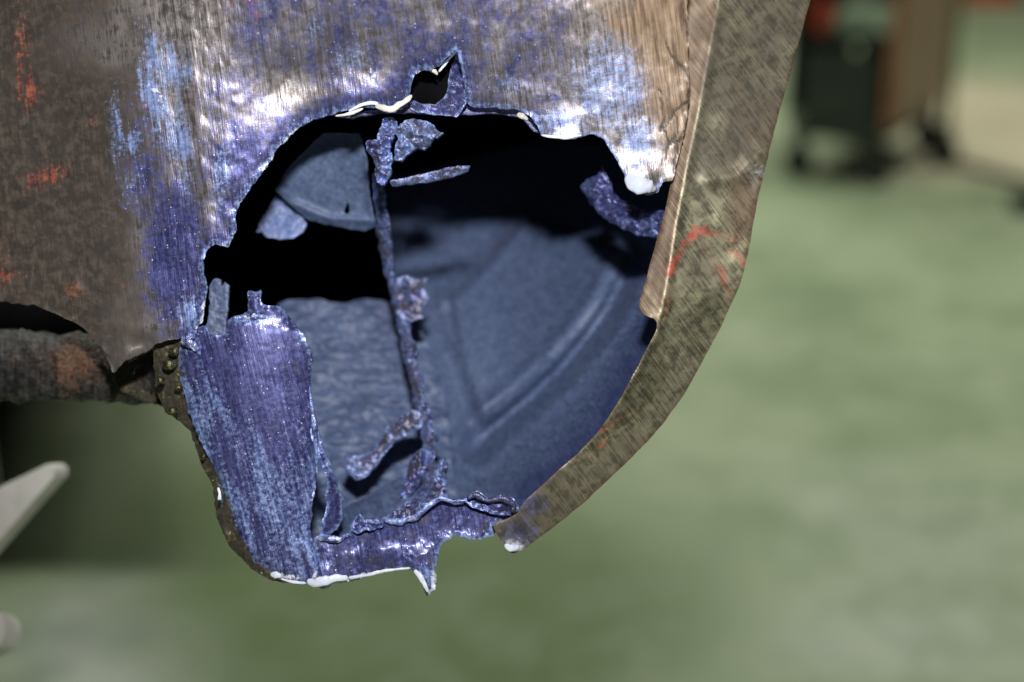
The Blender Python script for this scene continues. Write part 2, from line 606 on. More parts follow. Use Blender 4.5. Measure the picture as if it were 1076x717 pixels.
def build_floor():
    xs = np.concatenate([np.linspace(-30, -4.2, 12), np.linspace(-4, 5, 140), np.linspace(5.3, 30, 12)])
    ys = np.concatenate([np.linspace(-4, 0.9, 6), np.linspace(1.0, 12, 150), np.linspace(12.5, 45, 14)])
    GX, GY = np.meshgrid(xs, ys)
    nx, ny = len(xs), len(ys)
    V = np.stack([GX.ravel(), GY.ravel(), np.zeros(nx * ny)], 1)
    idx = np.arange(nx * ny).reshape(ny, nx)
    f = np.stack([idx[:-1, :-1].ravel(), idx[:-1, 1:].ravel(), idx[1:, 1:].ravel(), idx[1:, :-1].ravel()], 1)
    m, nt, b = new_mat('green_floor_paint')
    N = NB(nt)
    tc = N.n('ShaderNodeTexCoord').outputs['Object']
    att = N.n('ShaderNodeAttribute', attribute_name='wear_shade')
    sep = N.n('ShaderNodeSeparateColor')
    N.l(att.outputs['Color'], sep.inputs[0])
    n1 = N.noise(tc, 2.3, 6, 0.6, 0.5)
    n2 = N.noise(tc, 9.0, 5, 0.65, 0.3)
    n3 = N.noise(N.mapping(tc, (1, 1, 1), (4, 2, 0)), 5.0, 5, 0.6, 0.4)
    mixn = N.math('ADD', N.math('MULTIPLY', n1, 0.5), N.math('MULTIPLY_ADD', n2, 0.3, N.math('MULTIPLY', n3, 0.2)))
    base = N.mix(N.rng(mixn, 0.36, 0.64), (0.145, 0.19, 0.105, 1), (0.255, 0.295, 0.19, 1))
    grey = N.mix(N.rng(n2, 0.35, 0.65), (0.24, 0.27, 0.24, 1), (0.33, 0.35, 0.30, 1))
    col = N.mix(N.rng(N.math('ADD', sep.outputs[0], N.math('SUBTRACT', mixn, 0.5)), 0.15, 0.85), base, grey)
    col = N.mix(N.rng(N.math('ADD', sep.outputs[1], N.math('SUBTRACT', mixn, 0.5)), 0.15, 0.85), col, (0.40, 0.36, 0.25, 1))
    col = N.mix(N.rng(N.math('ADD', sep.outputs[2], N.math('SUBTRACT', mixn, 0.5)), 0.15, 0.85), col, (0.072, 0.108, 0.035, 1))  # olive green paints the car's shadow onto the floor
    N.l(col, b.inputs['Base Color'])
    N.l(N.rng(n2, 0.3, 0.7, 0.45, 0.7), b.inputs['Roughness'])
    b.inputs['Specular IOR Level'].default_value = 0.3
    bp = N.n('ShaderNodeBump')
    bp.inputs['Strength'].default_value = 0.2
    bp.inputs['Distance'].default_value = 0.004
    N.l(n2, bp.inputs['Height'])
    N.l(bp.outputs[0], b.inputs['Normal'])
    o = link_mesh('floor', V.tolist(), f.tolist(), m)
    o['kind'] = 'structure'
    wear_shade = np.zeros((nx * ny, 4))
    X, Y = V[:, 0], V[:, 1]

    def fb(px, py, rx, ry):
        c = at_floor(px, py)
        return np.exp(-(((X - c[0]) / rx) ** 2 + ((Y - c[1]) / ry) ** 2))
    wear_shade[:, 0] = np.clip(1.25 * fb(190, 665, 0.24, 0.24) + 0.42 * fb(960, 560, 0.36, 0.45) + 0.3 * fb(880, 690, 0.3, 0.15), 0, 1)
    wear_shade[:, 1] = np.clip(0.95 * fb(1040, 120, 0.6, 0.9) + 0.4 * fb(1000, 180, 0.7, 0.3), 0, 1)
    wear_shade[:, 2] = np.clip(1.0 * fb(470, 640, 0.42, 0.42) + 0.7 * fb(300, 520, 0.30, 0.4), 0, 1)  # shadow below the car body, painted as darker green
    a = o.data.attributes.new('wear_shade', 'FLOAT_COLOR', 'POINT')
    a.data.foreach_set('color', wear_shade.ravel())
    return o


build_floor()

# ------------------------------------------------------------------ the car body corner
car = empty('car_body_corner', (0, 0, 0),
            'torn sheet steel car body corner with gaping hole and blue violet stained edges', 'car panel')

# --- outer skin
SKIN = [(-130, -130), (735, -130), (722, 0), (724, 60), (725, 105), (719, 140), (711, 172), (707, 190), (696, 191), (691, 202),
        (681, 206), (664, 203), (657, 187), (649, 171), (640, 154), (632, 144), (620, 141), (603, 145), (585, 145),
        (570, 143), (564, 132), (556, 122), (541, 115), (520, 113), (503, 114), (491, 109), (489, 90), (482, 62), (479, 53),
        (470, 60), (462, 70), (452, 74), (441, 73), (434, 82), (431, 96), (429, 106), (418, 112), (392, 113),
        (380, 113), (354, 119), (327, 127), (310, 137), (294, 154), (279, 177), (264, 197), (252, 214), (247, 228),
        (249, 243), (240, 259), (226, 257), (219, 262), (214, 274), (214, 288), (219, 302), (215, 318), (213, 338),
        (203, 350), (187, 356), (164, 361), (157, 368), (144, 374), (130, 380), (119, 392), (114, 378), (104, 361),
        (87, 344), (64, 332), (37, 322), (0, 317), (-60, 322), (-130, 330)]
CREASE = [(190, -140), (197, 7), (205, 90), (213, 170), (221, 232), (214, 330)]


def crease_x(y):
    c = np.array(CREASE)
    return np.interp(y, c[:, 1], c[:, 0])


base_skin = tps([(-130, -130, .842), (-130, 330, .866), (60, 0, .818), (60, 100, .822), (60, 300, .832), (140, 50, .800), (140, 200, .810), (200, 0, .786), (205, 150, .797), (215, 300, .806),
                 (300, -130, .756), (300, 0, .778), (300, 80, .792), (450, -130, .752), (450, 0, .776), (450, 80, .792), (600, -130, .764), (600, 0, .777), (600, 80, .791), (720, 60, .791), (720, -130, .764),
                 (600, 145, .800), (700, 190, .801), (330, 125, .800), (450, 120, .800), (160, 350, .812), (120, 390, .818)])


def skin_extra(x, y, sd):
    cx = crease_x(y)
    cx = cx + 5 * fbm(x * 0 + 3, y, 40, 15, 3)
    d = -0.0010 * np.exp(-((x - cx) / 6.0) ** 2) * (0.5 + 1.0 * fbm(x, y, 26, 14, 2)) * smooth(-20, 40, y)
    d += 0.0014 * np.exp(-((x - cx + 22) / 13.0) ** 2) * smooth(30, 70, y) * smooth(260, 200, y)
    d += 0.0016 * fbm(x, y, 90, 3, 3)
    d += 0.0007 * fbm(x, y, 26, 5, 3) + 0.00022 * fbm(x * 1.6, y * 0.7, 7, 6, 2)
    # dished dents
    d += 0.0024 * blob(x, y, 302, 80, 34, 26)
    d -= 0.0040 * blob(x, y, 388, 106, 34, 26)
    d -= 0.0020 * blob(x, y, 600, 150, 40, 22)
    d += 0.0060 * blob(x, y, 152, 362, 15, 11, -25)
    d += 0.0020 * blob(x, y, 60, 130, 40, 50)
    d += 0.0020 * blob(x, y, 78, 300, 7, 7) * -1
    # the lobe above the notch rolls forward
    d -= 0.0030 * blob(x, y, 672, 188, 20, 16)
    # torn edge flares out a little
    top = (x > 240) & (y < 260)
    d = np.where(top, d + 0.0020 * np.exp(-sd / 9.0) * (0.6 + fbm(x, y, 30, 8, 2)), d)
    # cracks
    for ln in CRACKS:
        d += 0.0004 * np.exp(-(line_d(x + 3 * fbm(x, y, 9, 77, 2), y + 3 * fbm(x, y, 9, 78, 2), ln) / 1.2) ** 2)
    return d


CRACKS = [[(716, 0), (722, 40), (726, 75), (724, 108), (720, 135), (712, 150), (708, 180)],
          [(724, 108), (712, 113), (706, 122), (696, 135)],
          [(710, 122), (712, 140), (702, 150), (698, 168)],
          [(700, 42), (705, 60), (715, 70), (722, 80)], [(692, 96), (697, 118), (694, 138)], [(697, 137), (704, 150), (716, 146)]]
HOLE_EDGE = SKIN[7:57]


def skin_masks(x, y, sd):
    he = line_d(x, y, HOLE_EDGE)
    n1 = fbm(x, y, 30, 21, 4)
    n2 = fbm(x * 2.6, y, 34, 22, 4)
    left = smooth(215, 100, x + 45 * n1)
    dark = left * (0.95 + 0.15 * n1)
    dark = np.maximum(dark, 0.7 * blob(x, y, 152, 364, 16, 12, -25))
    dark = dark * (1 - 0.35 * blob(x, y, 95, 40, 45, 40))
    for ln in CRACKS:
        dark = np.maximum(dark, 1.1 * np.exp(-(line_d(x + 3 * fbm(x, y, 9, 77, 2), y + 3 * fbm(x, y, 9, 78, 2), ln) / 1.2) ** 2))
    rust = 0.22 * smooth(120, 0, x) * smooth(150, 300, y) + 0.15 * smooth(60, -20, x)
    rust += 0.9 * blob(x, y, 78, 305, 10, 9)
    rust += 0.6 * blob(x, y, 130, 298, 5, 6)
    rust = rust + 0.42 * np.exp(-(np.abs(x - crease_x(y)) / 3.0) ** 2) * smooth(10, 60, y)
    red = 0.42 * blob(x, y, 22, 50, 16, 75) + 0.50 * blob(x, y, 48, 186, 38, 16, -18) + 0.42 * blob(x, y, 96, 128, 9, 12)
    red += 0.85 * blob(x, y, 264, 6, 5, 22, -22) + 0.7 * blob(x, y, 243, 4, 3, 8) + 0.7 * blob(x, y, 153, 112, 7, 5)
    red += 0.4 * blob(x, y, 35, 100, 12, 20) + 0.45 * blob(x, y, 78, 303, 6, 6) + 0.45 * blob(x, y, 5, 290, 22, 12)
    pur = 0.95 * blob(x, y, 186, 268, 38, 95, 0, 1.6)
    pur = np.maximum(pur, 0.85 * np.exp(-(he / 34) ** 2) * smooth(680, 520, x) * smooth(640, 450, x * 1.0))
    pur = np.maximum(pur, 0.85 * blob(x, y, 258, 170, 62, 70))
    pur = np.maximum(pur, (0.54 + 0.30 * n2) * smooth(200, 260, x) * smooth(660, 560, x))
    pur = np.maximum(pur, 0.85 * blob(x, y, 415, 88, 24, 18))
    pur = np.maximum(pur, (0.62 + 0.4 * n2) * blob(x, y, 238, 95, 40, 70))
    pur = np.maximum(pur, 0.7 * blob(x, y, 500, 90, 60, 22) * smooth(530, 480, x))
    pur = np.maximum(pur, 0.6 * blob(x, y, 615, 108, 9, 26, -20))
    pur = np.maximum(pur, (0.62 + 0.5 * n1) * blob(x, y, 160, 170, 36, 90))
    pur = pur * (1 - 0.8 * blob(x, y, 303, 92, 26, 18))
    n3 = fbm(x * 1.5, y * 0.6, 15, 23, 4)
    pale = (0.62 + 0.75 * n3) * blob(x, y, 167, 95, 24, 72, -10, 1.6)
    pale = np.maximum(pale, (0.55 + 0.7 * n3) * blob(x, y, 186, 70, 22, 30, 0, 1.5))
    pale = np.maximum(pale, (0.70 + 0.5 * n3) * blob(x, y, 192, 150, 11, 60, -8, 1.6))
    pale = np.maximum(pale, (0.48 + 0.9 * n3) * blob(x, y, 133, 150, 16, 50, -10))
    pale = np.maximum(pale, 0.60 * blob(x, y, 232, 185, 12, 40, 10))
    pale = np.maximum(pale, 0.75 * blob(x, y, 200, 330, 15, 20))
    pale = np.maximum(pale, 0.62 * np.exp(-(he / 7) ** 2))
    pale = np.maximum(pale, 0.58 * blob(x, y, 640, 90, 46, 60, 0, 1.5) * (1 + 0.3 * n2))
    pale = np.maximum(pale, 0.62 * blob(x, y, 670, 150, 22, 36, 0, 1.5))
    pale = np.maximum(pale, 0.66 * blob(x, y, 590, 130, 32, 20))
    pale = np.maximum(pale, 0.50 * blob(x, y, 330, 30, 14, 16) + 0)
    pale = np.maximum(pale, 0.52 * blob(x, y, 370, 62, 26, 16, -30))
    pale = np.maximum(pale, 0.45 * blob(x, y, 535, 90, 26, 14, 20))
    white = (0.1 + 0.9 * fbm(x, y, 5, 24, 2)) * blob(x, y, 160, 85, 14, 40, -12) + 0.62 * blob(x, y, 595, 139, 24, 7) + 0.75 * blob(x, y, 673, 192, 14, 12)  # first term paints a cluster of flash sparkles
    white += 0.4 * blob(x, y, 390, 80, 20, 16) + 0.3 * blob(x, y, 205, 335, 9, 8)  # first term paints the flash hot spot white
    white += 0.62 * np.exp(-(he / 2.2) ** 2) * smooth(430, 300, x) * (0.7 + 0.6 * n1)
    tan = smooth(610, 700, x + 26 * n1 + (60 - y) * 0.35) * 0.95
    tan *= (1 - smooth(110, 190, y) * smooth(700, 685, x))
    tan = np.maximum(tan, 0.35 * blob(x, y, 590, 20, 90, 30))
    tan = np.maximum(tan, 0.35 * blob(x, y, 230, 20, 18, 40))
    pale = pale * (1 - 0.8 * smooth(688, 700, x + 8 * n1))
    return dict(dark=dark, red=red, purple=pur, pale=pale, white=white, tan=tan, rust=rust, olive=0.2 * smooth(140, 60, x) * smooth(220, 330, y))


skin = sheet('outer_skin', SKIN, base_skin, M_SKIN, car, thick=0.0014, step=2.0, jag=1.2, jagscale=7, rim=0.0022,
             masks=skin_masks, ang=-7, depth_extra=skin_extra, seed=3)

# --- edge band along the wheel-arch side
BAND = [(705, -130), (705, 0), (710, 75), (712, 120), (712, 165), (706, 190), (699, 220), (687, 263), (677, 300), (670, 321), (677, 332), (690, 336),
        (691, 347), (680, 365), (667, 392), (645, 431), (629, 454), (614, 470), (584, 497), (557, 521), (547, 532), (543, 542), (515, 551),
        (527, 568), (537, 584), (557, 573), (604, 537), (644, 500), (688, 457), (719, 415), (742, 374), (762, 334), (779, 297),
        (788, 257), (794, 220), (806, 167), (819, 117), (846, 20), (855, -10), (880, -130)]
def chaikin(P, it=2):
    P = np.array(P, float)
    for _ in range(it):
        Q = np.roll(P, -1, axis=0)
        P = np.stack([0.78 * P + 0.22 * Q, 0.22 * P + 0.78 * Q], 1).reshape(-1, 2)
    return [tuple(p) for p in P]


FOLD = [(775, -130), (757, 0), (746, 60), (735, 120), (722, 180), (711, 240), (704, 285), (697, 325), (690, 347), (667, 392), (629, 454)]
band_d = tps([(740, -130, .812), (870, -130, .836), (735, 60, .806), (840, 40, .822), (700, 230, .804), (790, 240, .812), (680, 320, .802),
              (765, 325, .813), (650, 430, .803), (700, 440, .812), (560, 520, .803), (600, 535, .811), (530, 565, .807)])


def band_extra(x, y, sd):
    f = line_d(x, y, FOLD)
    d = -0.0012 * np.exp(-(f / 5.0) ** 2)
    fx = np.interp(y, [p[1] for p in FOLD], [p[0] for p in FOLD])
    d += 0.0065 * smooth(0, 34, fx - x) * smooth(345, 325, y)
    d += 0.0018 * blob(x, y, 745, 270, 24, 18) + 0.0010 * fbm(x, y, 40, 31, 3)
    d += 0.0022 * np.exp(-(line_d(x, y, [(800, 160), (775, 185), (745, 190)]) / 8) ** 2) * -1
    return d


def band_masks(x, y, sd):
    n1 = fbm(x, y, 26, 33, 4)
    fx = np.interp(y, [p[1] for p in FOLD], [p[0] for p in FOLD])
    strip = smooth(fx + 2, fx - 6, x) * smooth(345, 330, y)
    tan = 0.75 * strip + 0.55 * blob(x, y, 780, 210, 14, 40) + 0.45 * blob(x, y, 800, 140, 30, 30)
    dark = 0.45 * strip + 0.74 * smooth(260, 140, y) * (1 - strip) + 0.5 * blob(x, y, 740, 290, 30, 26) + 0.5 * n1 * smooth(260, 150, y)
    dark = np.maximum(dark, 0.8 * smooth(470, 500, y + 14 * n1))
    # darker lower half of the brushed stretch
    lo = line_d(x, y, BAND[25:34])
    dark = np.maximum(dark, 0.62 * smooth(30, 18, lo + 9 * n1) * smooth(360, 400, y)) - 0.25 * smooth(300, 330, y) * smooth(440, 410, y) + 0.08 + 0.45 * fbm(x, y, 34, 36, 4)
    red = 0.0 * x
    for ln, w in (([(704, 285), (716, 262), (732, 241), (752, 247), (772, 252)], 4.5), ([(742, 262), (756, 278), (763, 300), (768, 312)], 4.5),
                  ([(757, 262), (775, 268), (783, 275)], 4), ([(634, 452), (645, 445), (660, 436)], 4), ([(631, 468), (640, 462)], 4),
                  ([(693, 342), (700, 330), (704, 300)], 2.0)):
        red = np.maximum(red, (0.50 + 0.55 * n1) * np.exp(-((line_d(x, y, ln) + 2.5 * fbm(x, y, 10, 35, 3)) / (w * 1.5)) ** 2))
    red = np.maximum(red, 0.25 * np.exp(-(sd / 2.0) ** 2) * smooth(380, 440, y))
    rust = 0.42 * blob(x, y, 780, 225, 16, 34) + 0.25 * strip + 0.4 * np.exp(-(sd / 2.5) ** 2)
    oli = 0.55 * smooth(280, 330, y) * smooth(480, 440, y) + 0.35 * smooth(440, 480, y)
    oli = np.maximum(oli, 0.6 * blob(x, y, 769, 212, 8, 6))
    oli = np.maximum(oli, 0.6 * blob(x, y, 828, 12, 7, 6))
    white = 0.80 * blob(x, y, 540, 575, 12, 8) + 0.35 * blob(x, y, 795, 180, 12, 10)
    pur = 0.6 * blob(x, y, 545, 560, 16, 12) + 0.5 * blob(x, y, 560, 530, 14, 10)
    return dict(tan=tan, dark=dark, red=red, rust=rust, olive=oli * 0.3, white=white, purple=pur)


band = sheet('edge_band', chaikin(BAND), band_d, M_BAND, car, thick=0.0022, step=2.0, jag=0.5, jagscale=12, rim=0.0004, masks=band_masks,
             ang=-36, depth_extra=band_extra, seed=5)

# --- hanging lower flap
FLAP = [(190, 357), (203, 350), (214, 341), (222, 352), (236, 354), (238, 338), (245, 333), (260, 330), (261, 318), (259, 305), (268, 307), (276, 304),
        (273, 320), (283, 322), (292, 320), (300, 328), (307, 338), (318, 352), (325, 362), (328, 380), (325, 409), (329, 445), (331, 462), (328, 478),
        (332, 500), (328, 540), (326, 560), (334, 575), (345, 585), (352, 600), (345, 612), (336, 618), (318, 614), (296, 609), (275, 598), (258, 582), (245, 555),
        (236, 520), (225, 490), (214, 470), (200, 440), (192, 410), (186, 380)]
flap_d = tps([(190, 360, .806), (240, 335, .796), (300, 335, .797), (325, 400, .802), (250, 400, .795), (230, 480, .803), (290, 480, .800), (335, 500, .808), (300, 610, .812),
              (340, 600, .811), (270, 580, .809), (205, 440, .804), (270, 306, .798)])


def flap_masks(x, y, sd):
    n1 = fbm(x, y, 26, 41, 4)
    n2 = fbm((x - 0.26 * y) * 2.4, y * 0.7, 40, 42, 4)
    pur = 0.92 + 0.12 * n1
    pale = 0.50 * np.exp(-(sd / 6.0) ** 2) + 0.62 * blob(x, y, 212, 440, 12, 46, -20) + 0.45 * blob(x, y, 225, 420, 10, 60, -22)
    pale = np.maximum(pale, 0.46 * blob(x, y, 310, 500, 18, 55, -8) + 0.12 * n2)
    pale = np.maximum(pale, 0.60 * blob(x, y, 262, 336, 36, 7))
    pale = np.maximum(pale, 0.65 * blob(x, y, 200, 362, 14, 12))
    pale = np.maximum(pale, 0.42 + 0.35 * n2 - 0.42 * smooth(540, 420, y))
    pale = pale + 0.45 * fbm((x - 0.28 * y) * 1.4, y * 0.32, 24, 44, 4) * smooth(360, 420, y)
    white = 0.45 * blob(x, y, 290, 342, 26, 4, 18) + 0.6 * blob(x, y, 300, 606, 30, 5, 10)
    tan = 0.5 * blob(x, y, 222, 470, 14, 26, -20) + 0.35 * blob(x, y, 290, 470, 14, 6)
    rust = 0.50 * blob(x, y, 222, 475, 9, 22, -20) + 0.4 * blob(x, y, 288, 502, 6, 6) + 0.4 * blob(x, y, 265, 560, 6, 6) + 0.35 * blob(x, y, 275, 475, 14, 5)
    oli = 0.75 * smooth(198, 186, x - (y - 380) * 0.26)
    dark = 0.6 * blob(x, y, 214, 374, 8, 14, -30)
    return dict(purple=pur, pale=pale, white=white, tan=tan, rust=rust, olive=oli, dark=dark)


flap = sheet('hanging_flap', chaikin(FLAP, 1), flap_d, M_FLAP, car, thick=0.0018, step=1.5, jag=1.6, jagscale=8, rim=0.002, relief=0.0006, rscale=36,
             masks=flap_masks, ang=-14, seed=8, roll=(0.0055, 5.0))

# folded torn edge on the right of the flap
FOLDED = [(322, 425), (330, 440), (338, 466), (346, 486), (353, 505), (359, 522), (361, 543), (354, 556), (346, 562), (338, 564), (337, 552), (343, 530), (343, 505), (336, 482), (326, 455)]
sheet('folded_edge', FOLDED, tps([(326, 440, .808), (345, 490, .806), (358, 530, .818), (342, 560, .812), (340, 500, .806)]), M_TORN, flap, thick=0.003, step=1.5,
      jag=1.6, jagscale=7, relief=0.002, rscale=14, masks=lambda x, y, sd: dict(purple=0.85 + 0 * x, pale=0.62 * np.exp(-(sd / 3.5) ** 2) + 0.1), seed=11)

# greasy seam along the outer edge of the flap
SEAM = [(160, 366), (172, 360), (192, 356), (200, 366), (196, 395), (204, 430), (220, 470), (236, 515), (250, 562), (268, 592), (292, 608), (330, 617),
        (300, 613), (286, 611), (260, 594), (242, 575), (228, 545), (224, 512), (211, 486), (198, 450), (174, 433), (163, 406)]


def seam_masks(x, y, sd):
    n = fbm(x, y, 9, 61, 3)
    return dict(olive=0.25 + 0.5 * n, dark=0.95 + 0 * x, white=0.5 * smooth(0.45, 0.7, n), pale=0.5 * blob(x, y, 232, 520, 4, 18))


sheet('greasy_seam', SEAM, tps([(160, 370, .826), (175, 430, .824), (195, 400, .808), (205, 460, .818), (222, 470, .806), (226, 530, .818), (252, 565, .806), (250, 585, .816), (300, 611, .808), (195, 360, .810)]),
      M_TORN, flap, thick=0.006, step=1.6, jag=1.4, jagscale=8, relief=0.0030, rscale=15, masks=seam_masks, seed=13)
for k, (x, y, r) in enumerate([(179, 383, 8), (184, 370, 7), (181, 432, 6), (168, 400, 5), (188, 408, 5), (214, 480, 4)]):
    tpx('grease_lump', [(x - r, y + 1, .812), (x, y, .8085), (x + r, y - 1, .812)], [r * .5, r * .8, r * .5], M_TORN, flap, noise=0.5, nscale=0.004,
        masks=lambda X, Y, s: dict(olive=0.78 + 0 * X, white=0.15 + 0 * X), seed=k + 3, flat=0.6)

# --- lower lip
LIP = [(330, 566), (340, 562), (352, 568), (367, 560), (372, 547), (385, 551), (403, 544), (420, 548), (440, 540), (452, 528), (465, 521), (478, 527), (494, 526), (508, 533), (523, 540), (541, 538),
       (530, 549), (516, 553), (519, 563), (505, 566), (494, 567), (476, 563), (466, 570), (460, 582), (458, 592), (457, 620), (449, 625), (444, 615), (437, 604), (431, 598),
       (410, 600), (392, 604), (372, 610), (356, 613), (338, 619), (328, 612), (330, 590)]


def lip_masks(x, y, sd):
    n = fbm(x, y, 12, 71, 3)
    return dict(purple=0.80 + 0.2 * n, pale=0.12 + 0.35 * n + 0.75 * np.exp(-(sd / 3.5) ** 2) + 0.5 * blob(x, y, 450, 608, 8, 14) + 0.3 * blob(x, y, 345, 590, 14, 14),
                white=0.62 * smooth(9, 3, sd) * smooth(594, 604, y) + 0.3 * blob(x, y, 395, 561, 12, 2),
                olive=0.62 * blob(x, y, 462, 545, 12, 16) + 0.62 * blob(x, y, 415, 588, 22, 8, 10), tan=0.4 * blob(x, y, 395, 562, 16, 5))


lip = sheet('bottom_lip', LIP, tps([(335, 570, .806), (345, 612, .803), (400, 548, .812), (400, 575, .799), (400, 600, .803), (450, 540, .812), (450, 575, .799), (452, 622, .801), (500, 535, .812), (500, 560, .804), (530, 545, .812)]),
            M_FLAP, car, thick=0.003, step=1.4, jag=2.0, jagscale=8, relief=0.0016, rscale=20, rim=0.002, masks=lip_masks, ang=-10, seed=17, roll=(0.004, 4.0))

stain = lambda p=0.8, q=0.5, e=3.0: (lambda x, y, sd: dict(purple=p + 0 * x, pale=q * np.exp(-(sd / e) ** 2) + 0.22 + 0.35 * fbm(x, y, 14, 91, 3)))
CURL = [(486, 526), (494, 519), (502, 515), (508, 519), (513, 525), (520, 522), (530, 520), (540, 525), (546, 533), (539, 542), (526, 542), (514, 540), (500, 534)]
sheet('curled_edge', CURL, .806, M_TORN, lip, thick=0.006, step=1.5, jag=1.2, jagscale=7, relief=0.004, rscale=12, masks=stain(0.85, 0.5), seed=19)
tpx('curled_edge', [(490, 524, .803), (500, 519, .801), (512, 527, .802), (528, 523, .801), (541, 530, .802), (538, 539, .803)], [2, 3.2, 2.5, 3.4, 3, 1.6], M_TORN, lip,
    noise=0.5, nscale=0.005, masks=stain(0.7, 0.5), seed=2)
CURL2 = [(368, 558), (373, 545), (378, 540), (384, 547), (398, 545), (404, 548), (400, 556), (386, 558), (376, 562)]
sheet('curled_edge', CURL2, .803, M_TORN, lip, thick=0.006, step=1.4, jag=1.4, jagscale=6, relief=0.004, rscale=9, masks=stain(0.85, 0.45), seed=23)

CR = lambda X, Y, s: dict(purple=0.8 + 0 * X, pale=0.55 + 0.5 * fbm(X, Y, 9, 88, 3), white=0.25 + 0.4 * fbm(X, Y, 7, 89, 2))
tpx('crust_edge', [(238, 340, .799), (248, 334, .797), (264, 333, .796), (282, 334, .797), (298, 338, .799), (310, 346, .801), (320, 358, .803)], [2, 3.5, 3, 3.6, 3, 2.4, 1.5], M_TORN, flap,
    noise=0.7, nscale=0.004, flat=0.6, masks=CR, seed=6, rings=14)
tpx('crust_edge', [(325, 405, .805), (328, 430, .804), (331, 450, .804), (332, 475, .805), (333, 500, .806)], [1.5, 2.4, 2.8, 2.2, 1.2], M_TORN, flap, noise=0.7, nscale=0.004, flat=0.7, masks=CR, seed=7, rings=14)
tpx('crust_edge', [(404, 547, .808), (420, 549, .806), (438, 542, .806), (450, 531, .807), (463, 523, .808), (476, 527, .807), (490, 526, .806)], [2, 3.2, 3.6, 3.0, 3.4, 2.4, 1.5], M_TORN, lip,
    noise=0.7, nscale=0.004, flat=0.7, masks=CR, seed=8, rings=14)
tpx('crust_edge', [(334, 566, .806), (345, 566, .804), (356, 568, .804), (368, 560, .806)], [2, 3.4, 3.0, 2], M_TORN, lip, noise=0.7, nscale=0.004, flat=0.7, masks=CR, seed=9, rings=14)
tpx('crust_edge', [(206, 346, .803), (200, 352, .801), (194, 358, .801), (204, 364, .801), (212, 374, .802)], [3, 5, 4.5, 4, 2], M_TORN, flap, noise=0.6, nscale=0.005, flat=0.6, masks=CR, seed=10, rings=14)

# --- tab and ring round the small hole
RING = [(432, 108), (436, 106), (446, 110), (458, 109), (466, 103), (470, 96), (472, 80), (476, 66), (480, 54), (484, 64), (488, 84), (491, 108), (484, 118), (480, 123), (468, 121), (452, 120), (438, 118), (430, 114)]
sheet('torn_tab', RING, tps([(440, 112, .806), (470, 115, .803), (475, 80, .810), (486, 90, .803), (480, 58, .808)]), M_TORN, skin, thick=0.002, step=1.3, jag=0.9, jagscale=6, relief=0.0022, rscale=10,
      masks=lambda x, y, sd: dict(purple=0.8 + 0 * x, pale=0.18 + 0.4 * np.exp(-(sd / 2.0) ** 2)), seed=29)
# strip of bare edge under the rim
RIMS = [(348, 124), (380, 118), (400, 114), (430, 108), (500, 112), (545, 114), (560, 128), (568, 140), (560, 138), (548, 124), (520, 119), (480, 121), (440, 119), (400, 119), (372, 124)]
sheet('rim_edge', RIMS, .808, M_TORN, skin, thick=0.003, step=1.5, jag=0.8, jagscale=9, masks=lambda x, y, sd: dict(purple=0.6 + 0 * x, dark=0.6 + 0 * x, pale=0.15 + 0 * x), seed=31)

# --- white wet beads along the torn edge
WH = lambda X, Y, s: dict(white=1.0 + 0 * X)
beads = [([(352, 122, .797), (362, 121, .796), (372, 118, .796), (382, 114, .796)], [1.2, 2.0, 2.4, 1.0], M_CREAM),
         ([(366, 117, .796), (380, 110, .795), (392, 108, .795), (398, 110, .795)], [1.2, 2.4, 2.6, 2.2], M_BEAD),
         ([(394, 111, .796), (402, 114, .795), (412, 115, .794), (420, 110, .794), (428, 105, .795), (433, 100, .796)], [2.4, 4.6, 4.4, 3.6, 4.0, 1.6], M_CREAM),
         ([(436, 78, .797), (441, 73, .796), (449, 72, .796), (457, 75, .796), (460, 79, .797)], [1.5, 2.8, 3.0, 2.8, 1.2], M_CREAM),
         ([(461, 76, .797), (466, 69, .797), (473, 61, .798), (479, 55, .799)], [1.4, 1.8, 1.6, 1.2], M_BEAD),
         ([(543, 120, .798), (549, 122, .797), (555, 126, .798)], [2.0, 3.6, 1.6], M_CREAM),
         ([(568, 142, .797), (582, 144, .796), (598, 144, .796), (612, 142, .797)], [1.4, 2.4, 2.4, 1.2], M_BEAD),
         ([(658, 184, .796), (666, 191, .793), (674, 194, .791), (683, 196, .793), (689, 200, .797)], [4, 9, 11, 7.5, 2.5], M_BEAD)]
for pts, r, mt in beads:
    tpx('white_bead', pts, r, mt, skin, noise=0.6, nscale=0.004, flat=0.45, seed=len(pts))
for pts, r, mt in [([(284, 603, .800), (290, 605, .798), (296, 606, .799)], [2.5, 5, 2], M_BEAD),
                   ([(294, 608, .801), (308, 612, .800), (322, 613, .799)], [1.2, 1.8, 1.2], M_BEAD),
                   ([(229, 512, .804), (231, 520, .803), (230, 526, .803)], [1.5, 2.2, 3.2], M_BEAD)]:
    tpx('white_bead', pts, r, mt, flap, noise=0.6, nscale=0.004, flat=0.45, seed=len(pts) + 3)
for pts, r, mt in [([(322, 611, .800), (332, 613, .797), (340, 611, .796), (350, 608, .797), (366, 607, .798)], [3, 6, 8, 6, 2.5], M_BEAD),
                   ([(366, 607, .799), (384, 605, .799), (402, 600, .799), (420, 598, .799), (432, 597, .800)], [2.0, 1.6, 2.4, 1.2, 1.0], M_BEAD),
                   ([(435, 599, .799), (441, 606, .797), (447, 616, .797), (450, 623, .798)], [2, 3.4, 3.0, 1.2], M_BEAD)]:
    tpx('white_bead', pts, r, mt, lip, noise=0.6, nscale=0.004, flat=0.45, seed=len(pts) + 5)
